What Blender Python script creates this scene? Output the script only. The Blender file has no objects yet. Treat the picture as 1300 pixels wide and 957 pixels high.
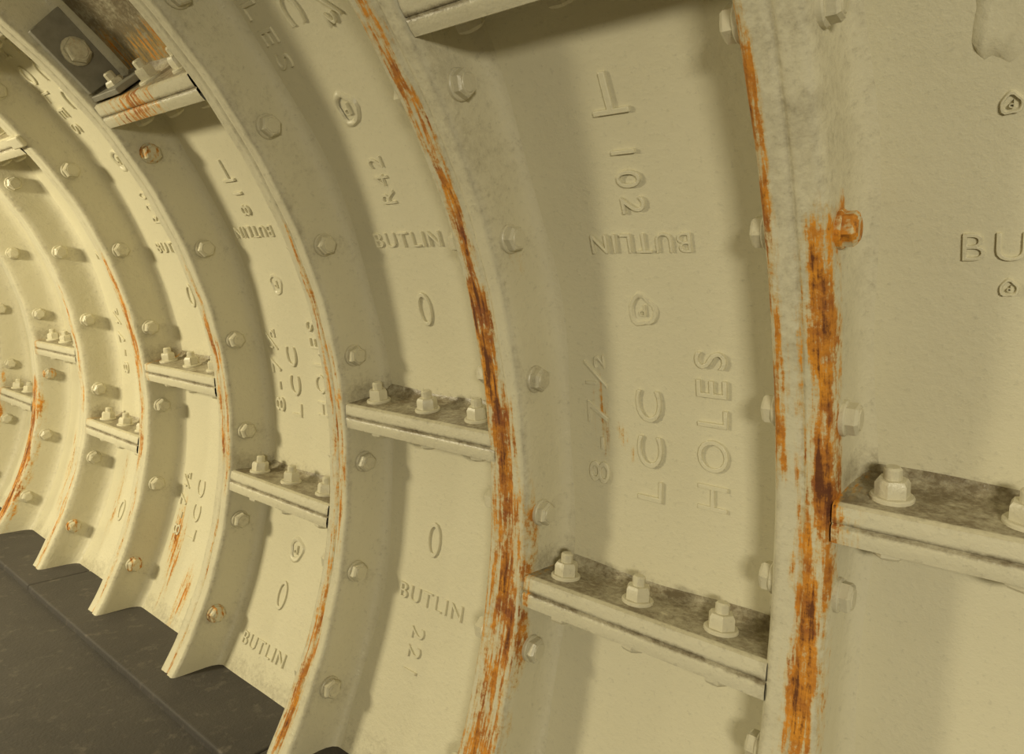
import bpy, math, random
import numpy as np
from mathutils import Vector
random.seed(7)
S=.508; Y0=.4814
RL=2.35; RS=2.57            # lip radius, skin radius (in ring pitches)
D2R=math.pi/180
scene=bpy.context.scene
col=scene.collection
def P(n,th,r):
    t=th*D2R
    return (r*math.cos(t)*S,(n+Y0)*S,r*math.sin(t)*S)

# ------------------------------------------------------------------ materials
def mat_base(name):
    m=bpy.data.materials.new(name);m.use_nodes=True
    nt=m.node_tree;b=nt.nodes['Principled BSDF']
    return m,nt,b
def N(nt,t,**kw):
    n=nt.nodes.new(t)
    for k,v in kw.items():setattr(n,k,v)
    return n
def math_(nt,op,a,b=None,clamp=False):
    n=N(nt,'ShaderNodeMath',operation=op);n.use_clamp=clamp
    for i,x in enumerate((a,b)):
        if x is None: continue
        if isinstance(x,(int,float)): n.inputs[i].default_value=x
        else: nt.links.new(x,n.inputs[i])
    return n.outputs[0]
def noise(nt,vec,scale,detail=4,rough=.55,vscale=None):
    n=N(nt,'ShaderNodeTexNoise');n.inputs['Scale'].default_value=scale
    n.inputs['Detail'].default_value=detail;n.inputs['Roughness'].default_value=rough
    if vscale:
        mp=N(nt,'ShaderNodeVectorMath',operation='MULTIPLY');mp.inputs[1].default_value=vscale
        nt.links.new(vec,mp.inputs[0]);vec=mp.outputs[0]
    nt.links.new(vec,n.inputs['Vector']);return n.outputs['Fac']
def mix(nt,fac,a,b):
    n=N(nt,'ShaderNodeMix',data_type='RGBA')
    if isinstance(fac,(int,float)): n.inputs[0].default_value=fac
    else: nt.links.new(fac,n.inputs[0])
    for s,x in ((6,a),(7,b)):
        if isinstance(x,tuple): n.inputs[s].default_value=(*x,1)
        else: nt.links.new(x,n.inputs[s])
    return n.outputs[2]
def paint_mat(name,base,lumps=.5,basedirt=0.0):
    m,nt,b=mat_base(name)
    tc=N(nt,'ShaderNodeAttribute',attribute_name='tc').outputs['Vector']
    rust=N(nt,'ShaderNodeAttribute',attribute_name='rust').outputs['Fac']
    dirt_shade=N(nt,'ShaderNodeAttribute',attribute_name='dirt_shade').outputs['Fac']
    big=noise(nt,tc,4,3,.6);fine=noise(nt,tc,95,3,.75);med=noise(nt,tc,18,4,.65)
    c=mix(nt,math_(nt,'MULTIPLY',big,.6),base,tuple(x*y for x,y in zip(base,(.84,.82,.76))))
    c=mix(nt,math_(nt,'MULTIPLY',math_(nt,'SUBTRACT',fine,.58,True),1.6),c,tuple(x*.42 for x in base))
    # grime, plus shade painted in at fillets and around bolts
    dd=math_(nt,'ADD',dirt_shade,basedirt) if basedirt else dirt_shade
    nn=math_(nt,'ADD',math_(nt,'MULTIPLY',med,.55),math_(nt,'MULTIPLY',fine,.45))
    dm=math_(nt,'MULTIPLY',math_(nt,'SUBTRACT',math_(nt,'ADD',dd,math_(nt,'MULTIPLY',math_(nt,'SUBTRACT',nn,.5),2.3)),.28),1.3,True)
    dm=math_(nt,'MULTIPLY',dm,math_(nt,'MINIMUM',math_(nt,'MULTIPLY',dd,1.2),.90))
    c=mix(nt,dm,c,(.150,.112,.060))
    # rust
    streak=noise(nt,tc,1,5,.62,(105,10,30))
    s0=math_(nt,'ADD',math_(nt,'MULTIPLY',math_(nt,'SUBTRACT',streak,.5),3.6),math_(nt,'MULTIPLY',math_(nt,'SUBTRACT',fine,.5),1.3))
    rs=math_(nt,'ADD',rust,s0)
    gate=math_(nt,'MULTIPLY',math_(nt,'SUBTRACT',rust,.06),6,True)
    halo=math_(nt,'MULTIPLY',math_(nt,'MULTIPLY',math_(nt,'SUBTRACT',rs,.12),1.5,True),gate)
    core=math_(nt,'MULTIPLY',math_(nt,'MULTIPLY',math_(nt,'SUBTRACT',rs,.50),3.2,True),gate)
    dark=math_(nt,'MULTIPLY',math_(nt,'MULTIPLY',math_(nt,'SUBTRACT',rs,1.0),2.2,True),gate)
    c=mix(nt,math_(nt,'MULTIPLY',halo,.75),c,(.62,.40,.10))
    c=mix(nt,math_(nt,'MULTIPLY',core,.95),c,mix(nt,math_(nt,'MULTIPLY',math_(nt,'SUBTRACT',med,.36,True),3.8,True),(.28,.075,.010),(.68,.27,.015)))
    c=mix(nt,math_(nt,'MULTIPLY',dark,.9),c,(.10,.026,.007))
    nt.links.new(c,b.inputs['Base Color'])
    rr=math_(nt,'ADD',math_(nt,'MULTIPLY',core,.4),.36);nt.links.new(rr,b.inputs['Roughness'])
    h=math_(nt,'ADD',math_(nt,'MULTIPLY',med,lumps),math_(nt,'MULTIPLY',fine,.26))
    bp=N(nt,'ShaderNodeBump');bp.inputs['Strength'].default_value=.6;bp.inputs['Distance'].default_value=.006
    nt.links.new(h,bp.inputs['Height']);nt.links.new(bp.outputs[0],b.inputs['Normal'])
    return m
BASE=(.73,.69,.52)
M_skin=paint_mat('cream_paint_on_cast_iron',BASE,.45)
M_flange=paint_mat('cream_paint_flange',(.69,.65,.49),.85,.05)
M_bolt=paint_mat('painted_bolt',(.67,.63,.475),.5,.04)
def floor_mat():
    m,nt,b=mat_base('dark_asphalt_floor')
    tc=N(nt,'ShaderNodeTexCoord').outputs['Object']
    a=noise(nt,tc,6,6,.65);f=noise(nt,tc,120,3,.7);sp=noise(nt,tc,28,5,.7)
    c=mix(nt,a,(.042,.038,.035),(.092,.082,.072))
    c=mix(nt,math_(nt,'MULTIPLY',math_(nt,'SUBTRACT',sp,.56,True),4,True),c,(.16,.14,.115))
    nt.links.new(c,b.inputs['Base Color']);b.inputs['Roughness'].default_value=.75
    bp=N(nt,'ShaderNodeBump');bp.inputs['Strength'].default_value=.5;bp.inputs['Distance'].default_value=.004
    nt.links.new(math_(nt,'ADD',f,a),bp.inputs['Height']);nt.links.new(bp.outputs[0],b.inputs['Normal'])
    return m
M_floor=floor_mat()
def steel_mat():
    m,nt,b=mat_base('galvanised_steel')
    tc=N(nt,'ShaderNodeTexCoord').outputs['Object']
    a=noise(nt,tc,40,5,.6)
    nt.links.new(mix(nt,a,(.16,.15,.12),(.36,.34,.27)),b.inputs['Base Color'])
    b.inputs['Metallic'].default_value=.2;b.inputs['Roughness'].default_value=.55
    return m
M_steel=steel_mat()

# ------------------------------------------------------------------ mesh helpers
def make(name,verts,faces,mat,parent=None,tcs=None,rust=None,dirt_shade=None,smooth=True):
    me=bpy.data.meshes.new(name);me.from_pydata(verts,[],faces);me.update()
    if smooth:
        me.polygons.foreach_set('use_smooth',[True]*len(me.polygons))
    if tcs is None: tcs=verts
    a=me.attributes.new('tc','FLOAT_VECTOR','POINT');a.data.foreach_set('vector',np.array(tcs,dtype=np.float32).ravel())
    for nm,v in (('rust',rust),('dirt_shade',dirt_shade)):
        a=me.attributes.new(nm,'FLOAT','POINT')
        a.data.foreach_set('value',np.array(v if v is not None else np.zeros(len(verts)),dtype=np.float32))
    me.materials.append(mat)
    o=bpy.data.objects.new(name,me);col.objects.link(o)
    if parent: o.parent=parent
    return o
def sharp(o,ang=35):
    o.data.set_sharp_from_angle(angle=ang*D2R)
def gauss(x,s): return math.exp(-(x/s)**2)
def band(x,a,b,w=2.0):
    lo,hi=min(a,b),max(a,b)
    return 1/(1+math.exp(-(x-lo)/w*3))*1/(1+math.exp((x-hi)/w*3))

# rust patches on ring joints: k:[(dn,sig_n,theta_a,theta_b,intensity,edge)]
RUST={
0:[(-.045,.030,18,29,1.1,1.2),(-.042,.028,8,19,1.15,2),(-.025,.040,-8,9,1.05,3),(-.02,.045,-28,-6,.85,3),(.068,.018,22,62,.92,2),(.064,.022,12,22,.8,2),
   (-.062,.020,4,29,.9,2),(.0,.02,-28,26,.38,3),(-.075,.025,8,12,1.0,1)],
1:[(.060,.042,13,25,1.3,1.2),(.035,.055,5,15,1.05,2.5),(.01,.09,-14,7,.80,3),(.0,.09,-28,-12,.72,3),(.050,.025,23,35,1.0,2),
   (.045,.025,33,50,.75,3),(.06,.035,35,46,.70,3),(.03,.018,-20,10,.95,3)],
2:[(.02,.020,-28,30,.55,3),(-.03,.020,-5,16,.66,3),(.02,.035,-28,-12,.85,3),(.01,.022,18,24,.6,2)],
3:[(.02,.022,0,26,.65,3),(-.04,.018,-4,16,.7,2),(.0,.02,-28,-8,.4,3)],
4:[(.0,.038,10,27,.95,3),(.03,.025,-5,14,.75,3),(.0,.02,-28,-8,.45,3)],
5:[(.0,.035,0,22,.6,3),(.0,.03,-28,-10,.55,3)],
6:[(.0,.07,-28,2,1.1,3)],7:[(.0,.07,-28,2,1.0,3)],8:[(0,.05,-28,30,.6,3)]}
GREY={0:[(16,70,.32)],1:[(28,70,.30)],2:[(30,70,.26)],3:[(36,70,.2)]}
def flange_rust(k,dn,th,r):
    v=0
    if r<2.40:
        for (c,s,a,b,i,w) in RUST.get(k,[(0,.015,-28,60,.3,3)]):
            v=max(v,i*gauss(dn-c,s)*band(th,a,b,w))
    elif r<2.5 and dn<0:
        if k==0: v=.85*gauss(th-28.5,1.0)*(1-(r-2.4)/.1)
        elif k==1: v=.30*gauss(th-26,1.5)
    return v
thetas=[-29+.5*i for i in range(int((75+29)/.5)+1)]+[75+4*i for i in range(1,34)]+[209]
NMIN,NMAX=-6,13
# flange cross-section (dn,r)
half=[(.150,2.574),(.120,2.568),(.100,2.553),(.088,2.53),(.082,2.50),(.078,2.44),(.075,2.39),(.071,2.366),(.063,2.354)]
lipm=[(.055,2.350),(.045,2.349),(.035,2.351),(.025,2.350),(.016,2.350),(.009,2.352),(.004,2.356),(0,2.360)]
prof0=[(-a,b) for a,b in half+lipm]+[(a,b) for a,b in reversed(half+lipm[:-1])]
prof0=[(a,b+(.004 if a>0 and b<2.4 else 0)) for a,b in prof0]
EXT={1:.034}
def bolt_geo(V,F,c,ax,kind,rot,sc=1.0):
    ax=Vector(ax).normalized()
    u=ax.orthogonal().normalized();w=ax.cross(u)
    def ringv(rad,h,n,ro=0):
        i0=len(V)
        for i in range(n):
            t=ro+2*math.pi*i/n
            V.append(tuple(Vector(c)+ax*h*S+(u*math.cos(t)+w*math.sin(t))*rad*S))
        return i0
    def bridge(a,b,n):
        for i in range(n): F.append((a+i,a+(i+1)%n,b+(i+1)%n,b+i))
    def cap(a,n): F.append(tuple(a+i for i in range(n)))
    n=20
    wr=.053 if kind!='head' else .048
    a=ringv(wr*sc,-.01,n);b=ringv(wr*sc,.006,n);d=ringv(wr*.93*sc,.010,n);bridge(a,b,n);bridge(b,d,n);cap(d,n)
    H=.044 if kind!='head' else .029
    R=.043*sc
    a=ringv(R*1.0,.008,6,rot);b=ringv(R,.008+H*.8,6,rot);bridge(a,b,6)
    d=ringv(R*.84,.010+H,6,rot);bridge(b,d,6);cap(d,6)
    if kind=='head':
        n=14;a=ringv(R*.70,.009+H,n);b=ringv(R*.62,.013+H,n);bridge(a,b,n);cap(b,n)
    else:
        L=.026 if kind=='nut' else .010
        n=12;h0=.010+H;a=ringv(.022*sc,h0-.005,n);b=ringv(.022*sc,h0+L,n);d=ringv(.017*sc,h0+L+.006,n)
        bridge(a,b,n);bridge(b,d,n);cap(d,n)
BP=11.83
def skin_joint_thetas(m):
    base=-2.6 if m%2==0 else 9.4
    return [t for t in (base+47.3*j for j in range(-1,6)) if -24<t<206]
def bolt_thetas():
    return [3.9+BP*j for j in range(-3,19) if -25<=3.9+BP*j<=203]

# ------------------------------------------------------------------ lining skin (parent of every casting part)
V=[];T=[];Ru=[];Di=[];F=[]
SK_RUST=[(3.80,-13,.03,4,.9),(3.72,-18,.03,5,.8),(3.50,-22,.05,4,.6),(.735,11.5,.010,4,.35),(2.95,48,.2,3,.7),(2.5,48,.3,2,.5),(.655,10.8,.010,.7,.6),(.63,9.3,.009,.6,.45),(5.6,-12,.1,7,.5),(4.7,-14,.04,6,.5)]
cols=[]
for m in range(NMIN,NMAX):
    cols+= [(m,m+x) for x in (0,.06,.1,.13,.16,.2,.26,.34,.42,.5,.58,.63,.66,.70,.74,.8,.84,.87,.9,.94)]
cols.append((NMAX,NMAX))
nc=len(cols)
for th in thetas:
    for m,n in cols:
        V.append(P(n,th,RS+.002*math.sin(n*9+th*.3)));T.append((n*S,th*D2R*RS*S,RS*S))
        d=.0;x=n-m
        d=max(d,.26*gauss(x,.12),.28*gauss(1-x,.15))  # soft shade painted on the skin beside the flange fillets
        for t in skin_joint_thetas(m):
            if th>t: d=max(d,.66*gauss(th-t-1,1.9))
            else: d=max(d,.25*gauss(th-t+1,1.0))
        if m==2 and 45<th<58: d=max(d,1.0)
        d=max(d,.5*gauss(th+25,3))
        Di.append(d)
        r=0
        for cn,ct,sn,st,i in SK_RUST: r=max(r,i*gauss(n-cn,sn)*gauss(th-ct,st))
        Ru.append(r)
for i in range(len(thetas)-1):
    for j in range(nc-1):
        a=i*nc+j;F.append((a,a+nc,a+nc+1,a+1))
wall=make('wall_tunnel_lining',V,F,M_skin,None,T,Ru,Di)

for k in range(NMIN,NMAX+1):
    V=[];T=[];Ru=[];Di=[];F=[]
    ex=EXT.get(k,.006)
    prof=[(a+(ex*min(1,a/.05) if a>0 and b<2.55 else 0),b) for a,b in prof0]
    nc=len(prof)
    for th in thetas:
        wob=.0025*math.sin(th*.21+k*1.7)+.0015*math.sin(th*.83+k)
        for dn,r in prof:
            V.append(P(k+dn,th,r+(wob if r<2.5 else 0)))
            T.append(((k+dn)*S,th*D2R*RL*S,r*S))
            Ru.append(flange_rust(k,dn,th,r))
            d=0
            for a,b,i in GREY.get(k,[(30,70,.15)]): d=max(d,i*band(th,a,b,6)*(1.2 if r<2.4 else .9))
            if r>2.5: d=max(d,.18)  # shade painted into the colour along the root fillet
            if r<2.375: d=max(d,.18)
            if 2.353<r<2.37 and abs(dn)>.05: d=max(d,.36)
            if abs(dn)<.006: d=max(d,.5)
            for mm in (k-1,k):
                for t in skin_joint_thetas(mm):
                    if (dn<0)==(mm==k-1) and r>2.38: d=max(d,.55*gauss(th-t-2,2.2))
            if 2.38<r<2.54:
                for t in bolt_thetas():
                    if abs(th-t+.6)<4: d=max(d,.34*gauss(th-t+.6,1.6))  # shadow-like darkening painted around each bolt
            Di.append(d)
    for i in range(len(thetas)-1):
        for j in range(nc-1):
            a=i*nc+j;F.append((a,a+nc,a+nc+1,a+1))
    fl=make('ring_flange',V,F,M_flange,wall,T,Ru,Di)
    sharp(fl,60)
    V=[];F=[];rv=[];dv=[]
    for th in bolt_thetas():
        th+=random.uniform(-.15,.15)
        for c,ax,kd in ((P(k-.079,th,2.432),(0,-1,0),'head'),(P(k+.079+ex,th,2.432),(0,1,0),'head' if k==0 else 'short')):
            i0=len(V);bolt_geo(V,F,c,ax,kd,random.random()*2)
            d=.1+.3*random.random();n_=len(V)-i0
            rr=0
            if k==0 and abs(th-27.6)<1 and ax[1]<0: rr=.85
            elif k>2 and random.random()<.15: rr=.35
            rv+=[rr]*n_;dv+=[d]*n_
    bo=make('flange_bolts',V,F,M_bolt,fl,None,rv,dv,True);sharp(bo,30)

# ------------------------------------------------------------------ segment joint flanges
sec=[(-3.0,2.574),(-2.2,2.566),(-1.75,2.548),(-1.5,2.51),(-1.42,2.44),(-1.36,2.37),(-1.24,2.354),(-.7,2.350),(-.12,2.351),(0,2.360),(.12,2.353),(.7,2.353),(1.24,2.356),(1.36,2.37),(1.38,2.385),(1.40,2.44),(1.44,2.52),(1.6,2.55),(2.0,2.566),(2.6,2.574)]
secf=[]
for i in range(len(sec)-1):
    a,b=sec[i],sec[i+1];secf+= [a,((a[0]+b[0])/2,(a[1]+b[1])/2)]
secf.append(sec[-1])
xs=[.072+(.928-.072)*i/24 for i in range(25)]
for m in range(NMIN,NMAX):
    for tj in skin_joint_thetas(m):
        V=[];T=[];Ru=[];Di=[];F=[]
        nc=len(secf)
        up=1 if tj<90 else -1
        for x in xs:
            for dt,r in secf:
                V.append(P(m+x,tj+dt,r));T.append(((m+x)*S,(tj+dt)*D2R*RS*S+r*.3,r*S))
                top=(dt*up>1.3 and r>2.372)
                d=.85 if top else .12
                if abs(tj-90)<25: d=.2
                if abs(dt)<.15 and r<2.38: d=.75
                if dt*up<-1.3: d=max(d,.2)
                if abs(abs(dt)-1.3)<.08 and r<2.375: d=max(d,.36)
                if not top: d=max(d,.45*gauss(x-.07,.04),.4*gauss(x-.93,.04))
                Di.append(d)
                ru=0
                if m==-1 and tj<20: ru=1.05*gauss(x-.95,.06)*(1 if dt<1.3 else .4)
                if m==0 and tj<20: ru=.55*gauss(x-.93,.03)
                if m==2 and tj>40: ru=max(ru,.65*gauss(x-.6,.2)*(r<2.4))
                if m>=3: ru=.5*gauss(x-.93,.05)
                Ru.append(ru)
        for i in range(len(xs)-1):
            for j in range(nc-1):
                a=i*nc+j;F.append((a,a+1,a+nc+1,a+nc))
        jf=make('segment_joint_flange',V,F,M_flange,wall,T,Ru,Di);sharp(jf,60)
        V=[];F=[]
        for x in (.235,.525,.815):
            xx=x+random.uniform(-.012,.012)
            for sgn in (1,-1):
                t=tj+sgn*1.42;a=t*D2R
                ax=(-math.sin(a)*sgn,0,math.cos(a)*sgn)
                bolt_geo(V,F,P(m+xx,t,2.458),ax,'nut' if sgn==up else 'head',random.random()*2)
        bo=make('joint_bolts',V,F,M_bolt,jf,None,[0]*len(V),[.1+.2*random.random()]*len(V),True);sharp(bo,30)

# ------------------------------------------------------------------ embossed lettering
def text_mesh(s,sp=1.15):
    cu=bpy.data.curves.new('t','FONT');cu.body=s;cu.size=1;cu.resolution_u=4;cu.space_character=sp
    cu.extrude=.03;cu.bevel_depth=.012;cu.bevel_resolution=1;cu.offset=-.015
    o=bpy.data.objects.new('t',cu);col.objects.link(o)
    dg=bpy.context.evaluated_depsgraph_get();dg.update()
    me=bpy.data.meshes.new_from_object(o.evaluated_get(dg))
    v=np.array([x.co[:] for x in me.vertices]);f=[tuple(p.vertices) for p in me.polygons]
    bpy.data.objects.remove(o);bpy.data.curves.remove(cu);bpy.data.meshes.remove(me)
    return v,f
cache={}
def emboss(V,F,s,ori,n0,t0,L,H):
    if s not in cache: cache[s]=text_mesh(s,1.35 if len(s)<6 else 1.2)
    v,f=cache[s]
    mn,mx=v.min(0),v.max(0)
    q=v.copy();q[:,0]=((v[:,0]-mn[0])/(mx[0]-mn[0])-.5)*L;q[:,1]=((v[:,1]-mn[1])/(mx[1]-mn[1])-.5)*H
    z=(v[:,2]-mn[2])/(mx[2]-mn[2])*.013-.003
    i0=len(V);g=1/(RS*D2R)
    for (x,y,_),zz in zip(q,z):
        if ori=='up': n,t=n0-x,t0+y*g
        elif ori=='inv': n,t=n0+x,t0-y*g
        elif ori=='ccw': n,t=n0+y,t0+x*g
        else: n,t=n0-y,t0-x*g
        V.append(P(n,t,RS-zz))
    F.extend([tuple(i0+i for i in ff) for ff in f])
def stamp(V,F,n0,t0,R=.048):
    g=1/(RS*D2R);nn=18;i0=len(V)
    for j,(rr,z) in enumerate(((1.15,-.002),(1.0,.009),(.8,.009),(.68,.001))):
        for i in range(nn):
            a=2*math.pi*i/nn;q=R*rr*(1+.10*math.sin(3*a+n0*7)+.05*math.sin(5*a))
            V.append(P(n0+q*math.cos(a),t0+q*math.sin(a)*g*1.1,RS-z))
    for j in range(3):
        for i in range(nn):
            F.append((i0+j*nn+i,i0+j*nn+(i+1)%nn,i0+(j+1)*nn+(i+1)%nn,i0+(j+1)*nn+i))
    emboss(V,F,'P','inv',n0,t0,R*.5,R*.8)
V=[];F=[]
E=lambda *a:emboss(V,F,*a)
def patB(m,num,sh=0,full=True):
    E('T','inv',m+.535+sh,36.1,.115,.12);E(num,'cw',m+.527+sh,30.2,.065*len(num),.078)
    E('BUTLIN','inv',m+.53+sh,25.9,.34,.062);stamp(V,F,m+.55+sh,20.9)
    E('8-7½','ccw',m+.755+sh,11.8,.48,.085);E('LCC','ccw',m+.555+sh,10.3,.394,.092);E('HOLES','ccw',m+.333+sh,12.2,.532,.10)
def patC(m,num):
    E('HOLES','cw',m+.80,48.7,.532,.085);E('LCC','cw',m+.61,50.0,.40,.085);E('8-7½','cw',m+.43,49.8,.46,.08)
    stamp(V,F,m+.606,38.56,.055);E(num,'ccw',m+.585,32.2,.19,.075);E('BUTLIN','up',m+.563,26.7,.375,.062);E('O','up',m+.56,20,.075,.146)
patB(0,'102')
patC(1,'R42');E('O','up',1.585,-3.1,.075,.155);E('BUTLIN','up',1.563,-8.95,.378,.066);E('221','cw',1.60,-13.9,.19,.075)
E('T','inv',2.64,35.2,.10,.11);E('18','cw',2.625,31.4,.12,.07);E('BUTLIN','inv',2.64,28.2,.33,.058);stamp(V,F,2.61,22.0)
E('8-7½','ccw',2.785,11.3,.46,.08);E('LCC','ccw',2.63,10.2,.38,.085);E('HOLES','ccw',2.40,12.2,.5,.085)
E('O','up',2.592,-15.2,.075,.15);E('BUTLIN','up',2.61,-21.4,.38,.066);stamp(V,F,2.56,-9.7,.055)
patC(3,'R20');E('8-7½','ccw',3.795,-10.2,.40,.08);E('LCC','ccw',3.612,-10.3,.37,.085)
patB(4,'96');E('O','up',4.59,-15.2,.075,.15)
patC(5,'R31');patC(7,'R8');patB(6,'77')
E('BUTLIN','up',-.492,25.3,.37,.066);stamp(V,F,-.40,23.07,.018);stamp(V,F,-.386,32.4,.02)
E('BUTLIN','up',.53,-21.4,.37,.066)
lt=make('embossed_lettering',V,F,M_skin,wall,None,None,[.14]*len(V),True);sharp(lt,50)

# peeling paint sheet on the near segment
V=[];F=[]
nr,ncn=14,18
for i in range(nr):
    for j in range(ncn):
        a=i/(nr-1);b=j/(ncn-1)
        t=35.0+9*a-(1-a)*(1.6*b+.5*math.sin(b*11)+.3*math.sin(b*27+1));n=-.325-.32*b+.02*(1-a)*math.sin(b*6)+.012*math.sin(a*8)+.006*math.sin(a*21)
        e=max(math.exp(-(a/.10)**2),math.exp(-(b/.06)**2))
        z=.004+.010*e if (i>0 and j>0) else -.003
        V.append(P(n,t,RS-z))
for i in range(nr-1):
    for j in range(ncn-1):
        a=i*ncn+j;F.append((a,a+1,a+ncn+1,a+ncn))
pp=make('peeling_paint',V,F,M_skin,wall,None,None,[.1]*len(V))

# ------------------------------------------------------------------ angle bracket in the recess of the fourth ring
def boxgeo(V,F,pts8):
    i=len(V);V.extend(pts8)
    for f in ((0,1,2,3),(7,6,5,4),(0,4,5,1),(1,5,6,2),(2,6,7,3),(3,7,4,0)): F.append(tuple(i+x for x in f))
def pbox(V,F,n0,n1,t0,t1,r0,r1):
    boxgeo(V,F,[P(n0,t0,r0),P(n1,t0,r0),P(n1,t1,r0),P(n0,t1,r0),P(n0,t0,r1),P(n1,t0,r1),P(n1,t1,r1),P(n0,t1,r1)])
V=[];F=[]
pbox(V,F,2.885,2.915,47.2,54.5,2.37,2.54)
pbox(V,F,2.66,2.915,46.3,46.9,2.37,2.54)
br=make('steel_angle_bracket',V,F,M_steel,wall,None,None,None,False)
bm=br.modifiers.new('b','BEVEL');bm.width=.002;bm.segments=2
V=[];F=[];bolt_geo(V,F,P(2.883,50.9,2.45),(0,-1,0),'head',.4,1.25)
b2=make('bracket_bolt',V,F,M_bolt,br,None,[.1]*len(V),[.45]*len(V));sharp(b2,30)
V=[];F=[]
pbox(V,F,3.93,4.09,44.5,46.0,2.325,2.352)
cl=make('steel_clip',V,F,M_bolt,wall,None,None,[.2]*len(V),False)
cl.modifiers.new('b','BEVEL').width=.003

# ------------------------------------------------------------------ floor and kerbs
def slab(x0,x1,z0,z1,y0,y1):
    V=[(x0*S,y0*S,z0*S),(x1*S,y0*S,z0*S),(x1*S,y1*S,z0*S),(x0*S,y1*S,z0*S),(x0*S,y0*S,z1*S),(x1*S,y0*S,z1*S),(x1*S,y1*S,z1*S),(x0*S,y1*S,z1*S)]
    F=[(3,2,1,0),(4,5,6,7),(0,1,5,4),(1,2,6,5),(2,3,7,6),(3,0,4,7)]
    return V,F
V,F=slab(-2.28,2.28,-1.22,-1.135,NMIN+Y0,NMAX+Y0)
floor=make('floor',V,F,M_floor,None,smooth=False)
for sx in (1,-1):
    V=[];F=[]
    y=NMIN+Y0+.3
    while y<NMAX+Y0-2.6:
        a,b=(1.95,2.33) if sx>0 else (-2.33,-1.95)
        v,f=slab(a,b,-1.16,-1.098,y,y+2.594);i=len(V);V+=v;F+=[tuple(i+q for q in ff) for ff in f];y+=2.6
    kb=make('concrete_kerb',V,F,M_floor,floor,smooth=False)
    md=kb.modifiers.new('b','BEVEL');md.width=.006;md.segments=3

# ------------------------------------------------------------------ lights
def lamp(n,th,r,power,size,color):
    l=bpy.data.lights.new('tunnel_lamp','AREA');l.shape='RECTANGLE';l.size=size;l.size_y=.25;l.energy=power;l.color=color
    o=bpy.data.objects.new('tunnel_lamp',l);col.objects.link(o);o.location=P(n,th,r)
    tgt=Vector((0.3,o.location.y,0))
    o.rotation_euler=(tgt-Vector(o.location)).to_track_quat('-Z','Y').to_euler()
    return o
warm=(1,.89,.60)
lamp(4.8,135,2.05,47,.45,warm)
lamp(10.0,135,2.05,34,.45,warm)
lamp(-2.4,140,2.05,34,.50,(1,.92,.70))
w=bpy.data.worlds.new('w');scene.world=w;w.use_nodes=True
w.node_tree.nodes['Background'].inputs[0].default_value=(1,.88,.66,1);w.node_tree.nodes['Background'].inputs[1].default_value=.15

# ------------------------------------------------------------------ camera
from mathutils import Matrix
cam=bpy.data.cameras.new('camera');co=bpy.data.objects.new('camera',cam);col.objects.link(co)
R_=Vector((.6215,-.7814,.0556));U=Vector((0,.071,.9975));Fw=Vector((.7834,.6199,-.0441))
R_=R_.normalized();Fw=(Fw-R_*Fw.dot(R_)).normalized();U=R_.cross(Fw).normalized()
mt=Matrix(((R_.x,U.x,-Fw.x,.427*S),(R_.y,U.y,-Fw.y,0),(R_.z,U.z,-Fw.z,.8872*S),(0,0,0,1)))
co.matrix_world=mt
cam.sensor_width=36;cam.lens=860.1/1300*36;cam.shift_y=-44.5/1300;cam.clip_start=.02
scene.camera=co
scene.view_settings.view_transform='Standard'
